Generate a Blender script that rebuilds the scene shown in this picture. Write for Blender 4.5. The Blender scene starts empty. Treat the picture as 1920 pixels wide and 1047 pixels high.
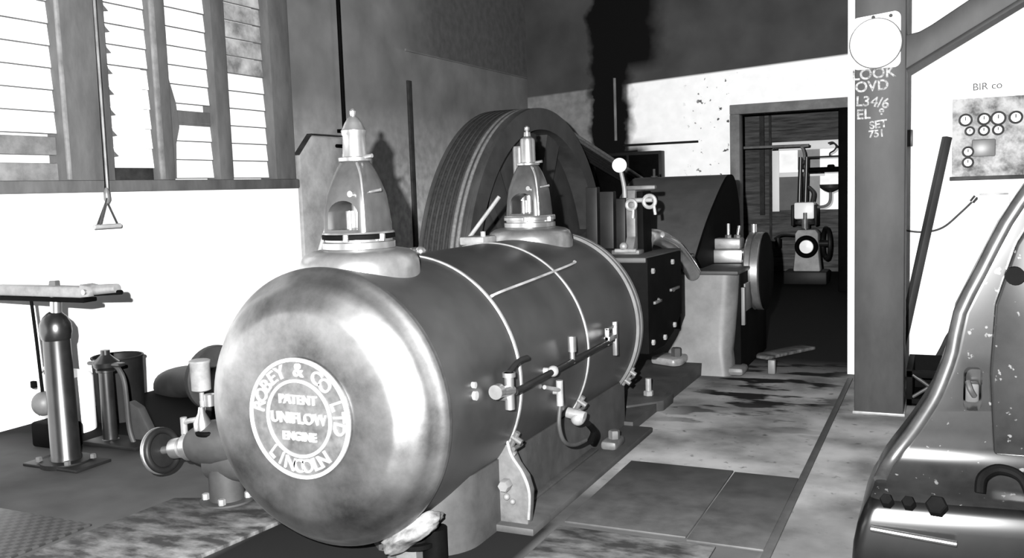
import bpy, bmesh, math, random
from mathutils import Vector, Matrix, noise
random.seed(7)
S = bpy.context.scene
COL = S.collection
PI = math.pi

# ------------------------------------------------------------------ camera
EYE = Vector((0, 0, 1.6))
cam_d = bpy.data.cameras.new('camera')
cam = bpy.data.objects.new('camera', cam_d); COL.objects.link(cam)
Rv = Vector((0.90473343, 0.42464813, -0.03363601))
Uv = Vector((-0.01069689, 0.10158508, 0.99476934))
Fv = Vector((-0.42584385, 0.89964128, -0.09644983))
M = Matrix((Rv, Uv, -Fv)).transposed().to_4x4(); M.translation = EYE
cam.matrix_world = M
cam_d.sensor_width = 36.0
cam_d.lens = 1726.5 / 1920 * 36.0
cam_d.clip_start = 0.02
S.camera = cam

# ------------------------------------------------------------------ world, flash, exposure
w = bpy.data.worlds.new('sky'); S.world = w; w.use_nodes = True
bg = w.node_tree.nodes['Background']
bg.inputs[0].default_value = (1, 1, 1, 1); bg.inputs[1].default_value = 1.6
fl = bpy.data.lights.new('flash', 'POINT'); fl.energy = 8000; fl.shadow_soft_size = 0.02
fo = bpy.data.objects.new('flash', fl); COL.objects.link(fo)
fo.location = EYE + Rv * -0.20 + Uv * 0.16
S.view_settings.view_transform = 'Standard'
S.view_settings.look = 'None'
S.view_settings.exposure = 0.0
S.view_settings.gamma = 1.0
S.view_settings.use_curve_mapping = False

# ------------------------------------------------------------------ materials
def g(v): return (v, v, v, 1)
def mat(name, lo, hi=None, scale=6.0, rough=0.6, metal=0.0, spec=0.3, detail=5, bump=0.0, stretch=(1, 1, 1), trans=0.0, ramp=(0.35, 0.65)):
    m = bpy.data.materials.new(name); m.use_nodes = True
    nt = m.node_tree; b = nt.nodes['Principled BSDF']
    b.inputs['Roughness'].default_value = rough
    b.inputs['Metallic'].default_value = metal
    b.inputs['Specular IOR Level'].default_value = spec
    hi = lo if hi is None else hi
    tc = nt.nodes.new('ShaderNodeTexCoord'); mp = nt.nodes.new('ShaderNodeMapping')
    mp.inputs['Scale'].default_value = stretch
    nt.links.new(tc.outputs['Object'], mp.inputs[0])
    n = nt.nodes.new('ShaderNodeTexNoise'); n.inputs['Scale'].default_value = scale; n.inputs['Detail'].default_value = detail
    n.inputs['Roughness'].default_value = 0.65
    nt.links.new(mp.outputs[0], n.inputs['Vector'])
    r = nt.nodes.new('ShaderNodeValToRGB')
    r.color_ramp.elements[0].position = ramp[0]; r.color_ramp.elements[0].color = g(lo)
    r.color_ramp.elements[1].position = ramp[1]; r.color_ramp.elements[1].color = g(hi)
    nt.links.new(n.outputs['Fac'], r.inputs[0]); nt.links.new(r.outputs[0], b.inputs['Base Color'])
    if bump:
        bp = nt.nodes.new('ShaderNodeBump'); bp.inputs['Strength'].default_value = bump; bp.inputs['Distance'].default_value = 0.01
        nt.links.new(n.outputs['Fac'], bp.inputs['Height']); nt.links.new(bp.outputs[0], b.inputs['Normal'])
    m['ramp'] = r.name
    return m

class NT:
    """small helper for wall paint that changes with position on the wall"""
    def __init__(s, m): s.nt = m.node_tree; s.L = s.nt.links.new; s.b = s.nt.nodes['Principled BSDF']
    def new(s, t, **k):
        n = s.nt.nodes.new(t)
        for a, v in k.items(): setattr(n, a, v)
        return n
    def pos(s):
        tc = s.new('ShaderNodeTexCoord'); x = s.new('ShaderNodeSeparateXYZ'); s.L(tc.outputs['Object'], x.inputs[0]); return tc.outputs['Object'], x.outputs
    def noise(s, vec, scale, detail=5):
        n = s.new('ShaderNodeTexNoise'); n.inputs['Scale'].default_value = scale; n.inputs['Detail'].default_value = detail
        s.L(vec, n.inputs['Vector']); return n.outputs['Fac']
    def math(s, op, a, b=0.0, c=None):
        n = s.new('ShaderNodeMath', operation=op)
        for i, v in enumerate((a, b, c)):
            if v is None: continue
            if isinstance(v, (int, float)): n.inputs[i].default_value = v
            else: s.L(v, n.inputs[i])
        return n.outputs[0]
    def step(s, v, a, b):
        n = s.new('ShaderNodeMapRange'); s.L(v, n.inputs[0])
        n.inputs[1].default_value = a; n.inputs[2].default_value = b
        return n.outputs[0]
    def mix(s, f, a, b):
        n = s.new('ShaderNodeMix', data_type='RGBA')
        s.L(f, n.inputs[0]) if not isinstance(f, (int, float)) else None
        for i, v in ((6, a), (7, b)):
            if isinstance(v, (int, float)): n.inputs[i].default_value = g(v)
            else: s.L(v, n.inputs[i])
        return n.outputs[2]

MT = {}
MT['white'] = mat('white_limewash', 0.46, 0.58, 3, 0.9, spec=0.1, bump=0.1)
MT['frame'] = mat('window_paint', 0.06, 0.10, 5, 0.7, spec=0.2, stretch=(1, 1, 0.3))
MT['frame_light'] = mat('worn_paint', 0.10, 0.2, 5, 0.7, spec=0.2)
MT['slat'] = mat('frosted_louvre_glass', 0.75, 0.9, 4, 0.5, spec=0.3)
MT['slat_dirty'] = mat('dirty_louvre_glass', 0.13, 0.45, 5, 0.5, spec=0.3, ramp=(0.35, 0.75))
MT['lag'] = mat('planished_lagging', 0.006, 0.022, 1.6, 0.42, metal=0.0, spec=0.5, detail=6, ramp=(0.3, 0.7))
MT['head'] = mat('polished_head', 0.05, 0.36, 2.4, 0.41, metal=1.0, spec=0.5, detail=8, ramp=(0.3, 0.72))
MT['dome'] = mat('polished_steel', 0.20, 0.34, 4, 0.30, metal=0.85, spec=0.5)
MT['bright'] = mat('bright_metal', 0.3, 0.42, 5, 0.28, metal=0.9, spec=0.5)
MT['pale'] = mat('pale_metal', 0.10, 0.18, 8, 0.4, metal=0.2, spec=0.4)
MT['bonnet'] = mat('bonnet_iron', 0.02, 0.036, 8, 0.3, metal=0.2, spec=0.5)
MT['pump'] = mat('dark_pump_barrel', 0.004, 0.009, 8, 0.30, spec=0.6)
MT['seam'] = mat('highlight_strip', 0.22, 0.4, 9, 0.35, metal=0.2, spec=0.5)  # pale colour of the strip that stands for the cylinder's highlight
MT['foot_gloss'] = mat('black_gloss_foot', 0.0008, 0.002, 5, 0.25, spec=0.5)
MT['dark'] = mat('dark_iron', 0.004, 0.008, 5, 0.5, spec=0.15)
MT['black'] = mat('black_enamel', 0.0008, 0.002, 5, 0.7, spec=0.03)
MT['bed'] = mat('grey_bed_paint', 0.016, 0.028, 5, 0.6, spec=0.25)
MT['bed_light'] = mat('light_bed_paint', 0.03, 0.06, 7, 0.5, spec=0.3)
MT['ped'] = mat('pedestal_paint', 0.055, 0.09, 4, 0.5, spec=0.3)
MT['wheel_face'] = mat('wheel_paint', 0.02, 0.034, 3, 0.6, spec=0.2)
MT['rim_dark'] = mat('wheel_rim', 0.010, 0.018, 6, 0.6, spec=0.2)
MT['rope_dark'] = mat('greasy_rope', 0.010, 0.02, 30, 0.8, spec=0.1)
MT['rope_pale'] = mat('clean_rope', 0.07, 0.11, 30, 0.8, spec=0.1)
MT['hood'] = mat('hood_paint', 0.035, 0.05, 4, 0.5, spec=0.3)
MT['brass'] = mat('brass_cap', 0.3, 0.4, 5, 0.3, metal=0.9, spec=0.5)
MT['plate_ring'] = mat('polished_rings', 0.16, 0.26, 9, 0.45, metal=0.3, spec=0.4)
MT['plate_field'] = mat('emblem_field', 0.04, 0.09, 12, 0.45, metal=0.4, spec=0.4)
MT['machine'] = mat('machine_enamel', 0.004, 0.009, 5, 0.19, spec=0.45, ramp=(0.3, 0.7))
MT['machine_rim'] = mat('machine_rim', 0.010, 0.02, 9, 0.35, spec=0.5)
MT['post'] = mat('brown_post_paint', 0.011, 0.019, 6, 0.6, spec=0.25, stretch=(1, 1, 0.4))
MT['wood'] = mat('dark_timber', 0.012, 0.03, 6, 0.7, spec=0.2)
MT['board'] = mat('weathered_boards', 0.03, 0.10, 4, 0.8, spec=0.1, stretch=(0.5, 1, 5))
MT['doorframe'] = mat('door_frame_paint', 0.10, 0.16, 5, 0.7, spec=0.2)
MT['panel'] = mat('pale_board', 0.16, 0.36, 3, 0.8, spec=0.1, ramp=(0.3, 0.75))
MT['enamel'] = mat('white_enamel', 0.75, 0.85, 3, 0.35, spec=0.4)
MT['dial'] = mat('dial_face', 0.85, 0.9, 3, 0.5, spec=0.3)
MT['chalk'] = mat('chalk', 0.06, 0.25, 60, 0.9, spec=0.05)
MT['pencil'] = mat('pencil_marks', 0.01, 0.08, 40, 0.9, spec=0.05)
MT['rag'] = mat('oily_rag', 0.025, 0.12, 9, 0.9, spec=0.05)
MT['slab'] = mat('worn_concrete_slab', 0.015, 0.11, 5, 0.8, spec=0.15, stretch=(1, 2.2, 1), ramp=(0.4, 0.7))
MT['steel_plate'] = mat('floor_steel', 0.018, 0.034, 5, 0.6, spec=0.25)
MT['glass_grey'] = mat('grey_window_glass', 0.5, 0.85, 2, 0.4, spec=0.3)
MT['pane_dark'] = mat('dark_pane', 0.06, 0.09, 3, 0.4, spec=0.3)
MT['pane_mid'] = mat('mid_pane', 0.22, 0.3, 3, 0.4, spec=0.3)
MT['gauge_board'] = mat('mottled_gauge_board', 0.05, 0.26, 7, 0.7, spec=0.2, ramp=(0.35, 0.6))

# paint chips on the machine
k = NT(MT['machine']); o_, _x = k.pos(); rp = k.nt.nodes[MT['machine']['ramp']]
k.L(k.mix(k.step(k.noise(o_, 26.0, 4), 0.665, 0.70), rp.outputs[0], 0.06), k.b.inputs['Base Color'])
# checker plate
m = mat('checker_plate', 0.012, 0.03, 5, 0.5, spec=0.3); MT['checker'] = m
k = NT(m); o_, xyz = k.pos()
cs = k.new('ShaderNodeTexChecker'); cs.inputs['Scale'].default_value = 28; k.L(o_, cs.inputs['Vector'])
cs.inputs[1].default_value = g(0.012); cs.inputs[2].default_value = g(0.028); k.L(cs.outputs[0], k.b.inputs['Base Color'])

# left wall: limewash low by the window, grey paint elsewhere, darker above a ledge line
m = mat('left_wall_paint', 0.1, 0.1, 5, 0.9, spec=0.1); MT['wall_left'] = m
k = NT(m); o_, (X, Y, Z) = k.pos()
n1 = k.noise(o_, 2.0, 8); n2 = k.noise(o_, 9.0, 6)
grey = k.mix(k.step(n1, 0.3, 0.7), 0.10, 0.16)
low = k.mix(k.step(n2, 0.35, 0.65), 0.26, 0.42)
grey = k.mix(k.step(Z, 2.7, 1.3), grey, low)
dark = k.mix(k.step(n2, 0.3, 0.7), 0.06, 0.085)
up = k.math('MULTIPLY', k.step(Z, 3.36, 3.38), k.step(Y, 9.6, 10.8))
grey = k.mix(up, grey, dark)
wh = k.mix(k.step(n2, 0.3, 0.7), 0.80, 0.86)
isw = k.math('MULTIPLY', k.step(Z, 1.71, 1.70), k.step(Y, 7.78, 7.76))
k.L(k.mix(isw, grey, wh), k.b.inputs['Base Color'])

# back wall: dark paint high, limewash low right, grey corner, a near-black band
m = mat('back_wall_paint', 0.1, 0.1, 5, 0.9, spec=0.1); MT['wall_back'] = m
k = NT(m); o_, (X, Y, Z) = k.pos()
n1 = k.noise(o_, 1.6, 8); n2 = k.noise(o_, 7.0, 6)
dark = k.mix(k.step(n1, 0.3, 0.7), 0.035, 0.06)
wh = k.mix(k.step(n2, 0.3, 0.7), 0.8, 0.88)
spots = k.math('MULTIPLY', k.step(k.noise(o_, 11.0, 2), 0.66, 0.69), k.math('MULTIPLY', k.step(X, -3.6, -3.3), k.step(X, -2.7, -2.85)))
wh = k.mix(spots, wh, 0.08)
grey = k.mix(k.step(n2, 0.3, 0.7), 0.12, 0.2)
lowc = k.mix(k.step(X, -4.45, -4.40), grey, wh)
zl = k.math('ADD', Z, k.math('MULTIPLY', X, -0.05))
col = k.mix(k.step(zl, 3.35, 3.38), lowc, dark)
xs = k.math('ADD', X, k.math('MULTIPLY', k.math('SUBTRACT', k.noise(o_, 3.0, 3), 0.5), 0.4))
black_band = k.math('MULTIPLY', k.step(xs, -5.08, -4.98), k.step(xs, -4.30, -4.48))
black_band2 = k.math('MULTIPLY', k.step(xs, -5.0, -4.9), k.math('MULTIPLY', k.step(xs, -3.75, -4.1), k.step(zl, 3.5, 3.7)))
black_band3 = k.math('MULTIPLY', k.step(xs, -5.3, -5.1), k.math('MULTIPLY', k.step(xs, -3.95, -4.3), k.step(zl, 2.55, 2.35)))
so = k.math('MAXIMUM', black_band, k.math('MAXIMUM', black_band2, black_band3))
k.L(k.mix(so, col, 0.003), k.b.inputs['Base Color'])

# floor: pale oily concrete with dark spills, darker near the engine front
m = mat('oily_concrete', 0.1, 0.1, 5, 0.8, spec=0.04); MT['floor'] = m
k = NT(m); o_, (X, Y, Z) = k.pos()
n1 = k.noise(o_, 2.2, 8); n2 = k.noise(o_, 14.0, 6)
pale = k.mix(k.step(n1, 0.35, 0.65), 0.07, 0.21)
pale = k.mix(k.step(n2, 0.62, 0.75), pale, 0.035)
mid = k.mix(k.step(n1, 0.3, 0.7), 0.028, 0.055)
mp = k.new('ShaderNodeMapping'); mp.inputs['Scale'].default_value = (1.2, 3.2, 1); k.L(o_, mp.inputs[0])
n3 = k.noise(mp.outputs[0], 1.7, 4)
yn = k.math('ADD', Y, k.math('MULTIPLY', k.math('SUBTRACT', n1, 0.5), 0.5))
near = k.step(yn, 4.3, 4.9)
right = k.math('MAXIMUM', near, k.math('MULTIPLY', k.step(X, -0.72, -0.66), 0.35))
isr = k.math('MULTIPLY', right, k.step(X, -2.1, -2.0))
base = k.mix(isr, mid, pale)
spill = k.math('MULTIPLY', k.step(n3, 0.52, 0.57), k.math('MULTIPLY', k.step(yn, 5.6, 6.6), k.math('MULTIPLY', k.step(X, -0.55, -0.85), k.step(X, -1.9, -1.6))))
base = k.mix(spill, base, 0.008)
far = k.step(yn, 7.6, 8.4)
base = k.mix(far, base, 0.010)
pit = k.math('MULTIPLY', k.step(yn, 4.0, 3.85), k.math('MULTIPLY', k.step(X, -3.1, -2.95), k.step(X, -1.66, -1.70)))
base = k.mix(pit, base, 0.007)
oil = k.math('MULTIPLY', k.step(yn, 4.0, 4.25), k.step(X, -4.55, -4.75))
k.L(k.mix(oil, base, 0.004), k.b.inputs['Base Color'])

# ------------------------------------------------------------------ builders
def basis(d):
    d = Vector(d).normalized()
    a = Vector((0, 0, 1)) if abs(d.z) < 0.9 else Vector((1, 0, 0))
    u = d.cross(a).normalized(); v = d.cross(u).normalized()
    return d, u, v
def B(): return bmesh.new()
def loft(b, rings, cap=True, closed=True):
    vs = [[b.verts.new(p) for p in r] for r in rings]
    n = len(rings[0])
    for i in range(len(vs) - 1):
        for j in range(n if closed else n - 1):
            k2 = (j + 1) % n
            b.faces.new((vs[i][j], vs[i][k2], vs[i + 1][k2], vs[i + 1][j]))
    if cap:
        for r in (vs[0], vs[-1]):
            try: b.faces.new(r)
            except ValueError: pass
    return vs
def lathe(b, prof, o, d, n=32, cap=True):
    """prof: (radius, height along d)"""
    d, u, v = basis(d); o = Vector(o)
    rings = [[o + d * h + (u * math.cos(2 * PI * i / n) + v * math.sin(2 * PI * i / n)) * max(r, 1e-4) for i in range(n)] for r, h in prof]
    loft(b, rings, cap)
def ring_lathe(b, prof, o, d, n=48):
    """closed profile swept round an axis"""
    lathe(b, list(prof) + [prof[0]], o, d, n, cap=False)
    bmesh.ops.remove_doubles(b, verts=b.verts, dist=1e-6)
def cyl(b, p0, p1, r0, r1=None, n=20):
    p0 = Vector(p0); p1 = Vector(p1); r1 = r0 if r1 is None else r1
    lathe(b, [(r0, 0), (r1, (p1 - p0).length)], p0, p1 - p0, n)
def ball(b, c, r, n=20, sc=(1, 1, 1)):
    c = Vector(c); bmesh.ops.create_uvsphere(b, u_segments=n, v_segments=n // 2, radius=r, matrix=Matrix.Translation(c) @ Matrix.Diagonal((*sc, 1)))
def torus(b, c, d, R, r, n=40, m2=12):
    ring_lathe(b, [(R + r * math.cos(2 * PI * i / m2), r * math.sin(2 * PI * i / m2)) for i in range(m2)], c, d, n)
def box(b, a, c, bev=0.0, rot=None, seg=2):
    a = Vector(a); c = Vector(c)
    t = B()
    bmesh.ops.create_cube(t, size=1.0)
    for v in t.verts:
        v.co = Vector(((v.co.x + .5) * (c.x - a.x) + a.x, (v.co.y + .5) * (c.y - a.y) + a.y, (v.co.z + .5) * (c.z - a.z) + a.z))
    if bev: bmesh.ops.bevel(t, geom=list(t.edges), offset=bev, segments=seg, affect='EDGES', profile=0.5)
    if rot: bmesh.ops.transform(t, matrix=rot, verts=t.verts)
    merge(b, t)
def merge(b, t):
    mp = {}
    for v in t.verts: mp[v] = b.verts.new(v.co)
    for f in t.faces:
        try: b.faces.new([mp[v] for v in f.verts])
        except ValueError: pass
    t.free()
def prism(b, pts, ax, a0, a1, bev=0.0):
    t = B()
    def P(p, a):
        return {'X': (a, p[0], p[1]), 'Y': (p[0], a, p[1]), 'Z': (p[0], p[1], a)}[ax]
    loft(t, [[P(p, a0) for p in pts], [P(p, a1) for p in pts]])
    bmesh.ops.recalc_face_normals(t, faces=t.faces)
    if bev: bmesh.ops.bevel(t, geom=list(t.edges), offset=bev, segments=2, affect='EDGES', profile=0.5)
    merge(b, t)
def smooth_path(pts, sub=6):
    P = [Vector(p) for p in pts]; out = []
    for i in range(len(P) - 1):
        p0 = P[max(i - 1, 0)]; p1 = P[i]; p2 = P[i + 1]; p3 = P[min(i + 2, len(P) - 1)]
        for s in range(sub):
            t = s / sub
            out.append(0.5 * ((2 * p1) + (p2 - p0) * t + (2 * p0 - 5 * p1 + 4 * p2 - p3) * t * t + (3 * p1 - p0 - 3 * p2 + p3) * t ** 3))
    out.append(P[-1]); return out
def tube(b, pts, r, n=10, sub=6, flat=1.0, closed=False):
    P = smooth_path(pts, sub) if sub else [Vector(p) for p in pts]
    rings = []; N = len(P); pu = None
    for i, p in enumerate(P):
        if closed: d = (P[(i + 1) % N] - P[i - 1])
        else: d = P[min(i + 1, N - 1)] - P[max(i - 1, 0)]
        d.normalize()
        if pu is None: _, u, v = basis(d)
        else:
            u = (pu - d * pu.dot(d)).normalized(); v = d.cross(u)
        pu = u
        rr = r[0] + (r[1] - r[0]) * i / (N - 1) if isinstance(r, tuple) else r
        rings.append([p + (u * math.cos(2 * PI * k / n) + v * math.sin(2 * PI * k / n) * flat) * rr for k in range(n)])
    if closed: rings.append(rings[0])
    loft(b, rings, not closed)
    if closed: bmesh.ops.remove_doubles(b, verts=b.verts, dist=1e-5)
def hexa(b, c, d, r, h):
    d2, u, v = basis(d); c = Vector(c)
    lathe(b, [(r, 0), (r, h * 0.85), (r * 0.85, h)], c, d, 6)
def obj(name, b, m, parent=None, sharp=35, label=None):
    me = bpy.data.meshes.new(name)
    bmesh.ops.recalc_face_normals(b, faces=b.faces)
    b.to_mesh(me); b.free()
    for p in me.polygons: p.use_smooth = True
    me.set_sharp_from_angle(angle=math.radians(sharp))
    me.materials.append(MT[m] if isinstance(m, str) else m)
    o = bpy.data.objects.new(name, me); COL.objects.link(o)
    if parent is not None:
        o.parent = parent
        if parent.type == 'EMPTY': o.matrix_parent_inverse = Matrix.Translation(-parent.location)
    if label: o['label'] = label
    return o
def tag(o, label, cat, group=None):
    o['label'] = label; o['category'] = cat
    if group: o['group'] = group
    return o
def thing(name, loc, label, cat, group=None):
    o = bpy.data.objects.new(name, None); COL.objects.link(o); o.location = loc; o.empty_display_size = 0.1
    return tag(o, label, cat, group)
def struct(name, b, m, parent=None, **k):
    o = obj(name, b, m, parent, **k); o['kind'] = 'structure'; return o
def text_bm(b, s, size, mtx, depth=0.002, weight=0.0):
    c = bpy.data.curves.new('t', 'FONT'); c.body = s; c.size = size; c.align_x = 'CENTER'; c.align_y = 'CENTER'; c.extrude = depth; c.offset = weight
    to = bpy.data.objects.new('t', c); COL.objects.link(to)
    dg = bpy.context.evaluated_depsgraph_get(); dg.update()
    me = bpy.data.meshes.new_from_object(to.evaluated_get(dg))
    me.transform(mtx)
    b.from_mesh(me)
    bpy.data.objects.remove(to); bpy.data.curves.remove(c); bpy.data.meshes.remove(me)
# a frame whose local x,y plane faces -Y (reads left to right along +X)
FRONT = Matrix(((1, 0, 0, 0), (0, 0, -1, 0), (0, 1, 0, 0), (0, 0, 0, 1)))
def front_at(x, y, z, ang=0.0): return Matrix.Translation((x, y, z)) @ FRONT @ Matrix.Rotation(ang, 4, 'Z')

# ------------------------------------------------------------------ room shell
XW, YB, CZ = -6.1, 13.7, 6.6
b = B(); box(b, (-8.5, -4, -0.3), (6, 19.5, 0)); struct('floor', b, 'floor')
b = B(); box(b, (-6.4, -4, CZ), (6, 13.9, CZ + .2)); struct('ceiling', b, 'wood')
# left wall with the window opening (Y 3.0..7.69, z 1.70..4.3)
b = B()
box(b, (XW - .25, -4, 0), (XW, 13.9, 1.70)); box(b, (XW - .25, -4, 4.3), (XW, 13.9, CZ))
box(b, (XW - .25, -4, 1.70), (XW, 3.0, 4.3)); box(b, (XW - .25, 7.69, 1.70), (XW, 13.9, 4.3))
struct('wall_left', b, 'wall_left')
b = B()
DX0, DX1, DZ = -2.74, -1.0, 2.58
HX0, HX1, HZ0, HZ1 = -1.9, -0.5, 4.7, 5.9
box(b, (XW, YB, 0), (DX0, YB + .2, DZ)); box(b, (DX1, YB, 0), (6, YB + .2, DZ)); box(b, (XW, YB, DZ), (6, YB + .2, HZ0))
box(b, (XW, YB, HZ0), (HX0, YB + .2, CZ)); box(b, (HX1, YB, HZ0), (6, YB + .2, CZ)); box(b, (HX0, YB, HZ1), (HX1, YB + .2, CZ))
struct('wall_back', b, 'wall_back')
b = B()
for x in (HX0, HX1, (HX0 + HX1) / 2): box(b, (x - .03, YB + .05, HZ0), (x + .03, YB + .12, HZ1))
for z in (HZ0, HZ1): box(b, (HX0, YB + .05, z - .03), (HX1, YB + .12, z + .03))
struct('added_window', b, 'frame')  # unseen high window, added so its daylight reflects along the cylinder
b = B(); box(b, (-.72, 7.9, 0), (6, 8.05, CZ)); struct('wall_right', b, 'white')
b = B(); box(b, (5.8, -4, 0), (6, 7.9, CZ)); struct('wall_side', b, 'wood')
b = B(); box(b, (-6.1, -4.2, 0), (6, -4, CZ)); struct('wall_front', b, 'wood')

# window_1: heavy frame with glass louvres
b = B()
for y0, y1 in ((4.96, 5.40), (7.38, 7.69), (3.0, 3.2)): box(b, (XW - .16, y0, 1.70), (XW + .05, y1, 4.3), .012)
for y0, y1 in ((5.90, 6.06), (6.61, 6.79)): box(b, (XW - .14, y0, 1.76), (XW + .03, y1, 4.3), .012)
box(b, (XW - .2, 3.0, 4.22), (XW + .05, 7.69, 4.3), .01)
box(b, (XW - .2, 3.0, 1.69), (XW + .08, 7.70, 1.785), .015)
win = struct('window_1', b, 'frame')
b = B()
box(b, (XW + .03, 4.955, 1.79), (XW + .056, 4.985, 4.3), .004); box(b, (XW + .02, 5.885, 1.79), (XW + .045, 5.935, 4.3), .004)
struct('window_bead', b, 'frame_light', win)
def louvres(name, y0, y1, m, z0, z1, skip=(), bars=True):
    bl = B(); bd = B(); z = z0; i = 0
    while z < z1:
        if i not in skip:
            t = Matrix.Translation((XW - .06, 0, z + .08)) @ Matrix.Rotation(math.radians(-5), 4, 'Y')
            box(bl, (-.003, y0, -.081), (.003, y1, .081), 0, t)
        if bars: box(bd, (XW - .055, y0, z - .005), (XW - .045, y1, z + .005))
        z += .165; i += 1
    struct(name, bl, m, win)
    if bars: struct('louvre_clips', bd, 'frame', win)
louvres('glass_louvres', 3.2, 4.96, 'slat', 2.14, 4.3)
b = B(); box(b, (XW - .12, 3.2, 1.78), (XW - .06, 4.96, 1.92), .01); box(b, (XW - .12, 3.2, 1.98), (XW - .06, 4.96, 2.12), .01); struct('bottom_board', b, 'frame_light', win)
louvres('glass_louvres', 5.40, 5.90, 'slat', 2.72, 4.3)
louvres('glass_louvres', 5.40, 5.90, 'slat', 1.89, 2.6, bars=False)
b = B(); box(b, (XW - .12, 5.40, 1.78), (XW - .06, 5.90, 1.89), .005)
struct('bottom_board', b, 'wood', win)
b = B()                                                   # jagged putty and broken clips down the post
for i in range(9):
    z = 1.95 + i * .165
    prism(b, [(5.39, z), (5.39, z + .16), (5.42, z + .13), (5.435, z + .07), (5.48, z + .03), (5.42, z + .02)], 'X', XW - .02, XW + .01)
struct('broken_clips', b, 'frame', win)
louvres('glass_louvres', 6.06, 6.61, 'slat', 1.80, 4.3, skip=(3,))
b = B(); box(b, (XW - .10, 6.06, 2.27), (XW - .05, 6.61, 2.40), .005); struct('blank_louvre', b, 'frame', win)
b = B()
prism(b, [(6.05, 1.8), (6.05, 2.75), (6.09, 2.7), (6.17, 2.45), (6.19, 2.25), (6.14, 2.1), (6.12, 1.8)], 'X', XW - .05, XW - .02)
struct('bent_bracket', b, 'frame', win)
louvres('glass_louvres', 6.79, 7.38, 'slat', 1.80, 2.75)
louvres('dirty_louvres', 6.79, 7.38, 'slat_dirty', 2.79, 4.3)

# left wall trims: pipe seam, ledge, thin conduit
b = B(); box(b, (XW, 10.0, 0), (XW + .03, 10.09, 3.0), .006); struct('trim_1', b, 'wood')
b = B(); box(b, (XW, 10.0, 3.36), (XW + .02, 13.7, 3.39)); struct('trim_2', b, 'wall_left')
p = thing('conduit_pipe', (XW + .03, 8.52, 2.2), 'thin dark vertical pipe running down the grey wall to the clipped-corner board', 'pipe')
b = B(); cyl(b, (XW + .085, 8.52, 2.29), (XW + .085, 8.52, 6.58), .022); obj('pipe', b, 'black', p)
b = B(); box(b, (XW + .005, 8.49, 2.29), (XW + .11, 8.55, 2.33), .005); obj('bracket', b, 'black', p)
b = B(); cyl(b, (XW + .085, 8.36, 2.14), (XW + .085, 8.52, 2.14), .02); obj('stub', b, 'black', p)
p = thing('wall_board', (XW + .02, 8.1, 0), 'pale speckled board with a clipped top corner standing against the left wall', 'board')
b = B(); prism(b, [(7.76, .0), (7.76, 2.03), (7.97, 2.23), (8.52, 2.23), (8.52, 0)], 'X', XW + .003, XW + .05, .006); obj('board', b, 'panel', p)
b = B(); prism(b, [(7.74, 2.03), (7.965, 2.245), (8.52, 2.245), (8.52, 2.26), (7.96, 2.26), (7.73, 2.045)], 'X', XW + .001, XW + .06); obj('top_shadow', b, 'wood', p)  # dark strip in place of the shadow along the board's top

# back wall pipe, rod and dark cabinet
b = B(); tube(b, [(-4.5, YB - .03, 2.22), (-3.34, YB - .03, 2.22)], .018, sub=0); tag(obj('wall_pipe', b, 'dark'), 'thin dark horizontal pipe on the white back wall above the dark cabinet', 'pipe')
b = B(); tube(b, [(-4.62, YB - .03, 2.3), (-4.62, YB - .03, 3.25)], .022, sub=0); tag(obj('wall_rod', b, 'doorframe'), 'short upright grey rod on the black part of the back wall', 'rod')
p = thing('wall_cabinet', (-4.1, YB - .1, 1.7), 'dark rectangular cabinet on the white back wall behind the rope wheel', 'cabinet')
b = B(); box(b, (-4.95, YB - .2, 0.9), (-3.86, YB - .002, 2.11), .01); obj('body', b, 'dark', p)
b = B(); box(b, (-4.9, YB - .215, .95), (-4.4, YB - .2, 2.06), .004); obj('door', b, 'black', p)
b = B(); box(b, (-4.36, YB - .215, .95), (-3.9, YB - .2, 2.06), .004); obj('door', b, 'black', p)

# doorway and the room beyond
b = B()
box(b, (DX0 - .13, YB - .05, 0), (DX0 + .01, YB + .2, DZ), .01); box(b, (DX1 - .01, YB - .05, 0), (DX1 + .13, YB + .2, DZ), .01)
box(b, (DX0 - .13, YB - .05, DZ), (DX1 + .13, YB + .2, DZ + .14), .01)
struct('door_1', b, 'doorframe')
b = B(); box(b, (-1.38, YB + .05, 0), (-1.24, YB + .17, DZ), .01); struct('trim_3', b, 'black')
b = B(); z = 0.0; i = 0
while z < 3.4:
    h = .26 + .05 * ((i * 7) % 3); box(b, (-5, 16.8, z), (1, 16.86, z + h - .012)); z += h; i += 1
box(b, (-5, 16.86, 0), (1, 16.95, 3.4)); struct('wall_far', b, 'board')
b = B(); box(b, (-5.1, YB + .2, 0), (-5, 16.9, 3.4)); struct('wall_far_left', b, 'board')
b = B(); box(b, (1, YB + .2, 0), (1.1, 16.9, 3.4)); struct('wall_far_right', b, 'board')
b = B(); box(b, (-5.1, YB + .2, 3.4), (1.1, 16.95, 3.5)); struct('ceiling_far', b, 'board')
b = B(); box(b, (-3.0, 16.74, 1.0), (-2.92, 16.8, 3.0)); box(b, (-2.84, 16.76, .0), (-2.80, 16.8, 3.2)); struct('trim_4', b, 'wood')
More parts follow.
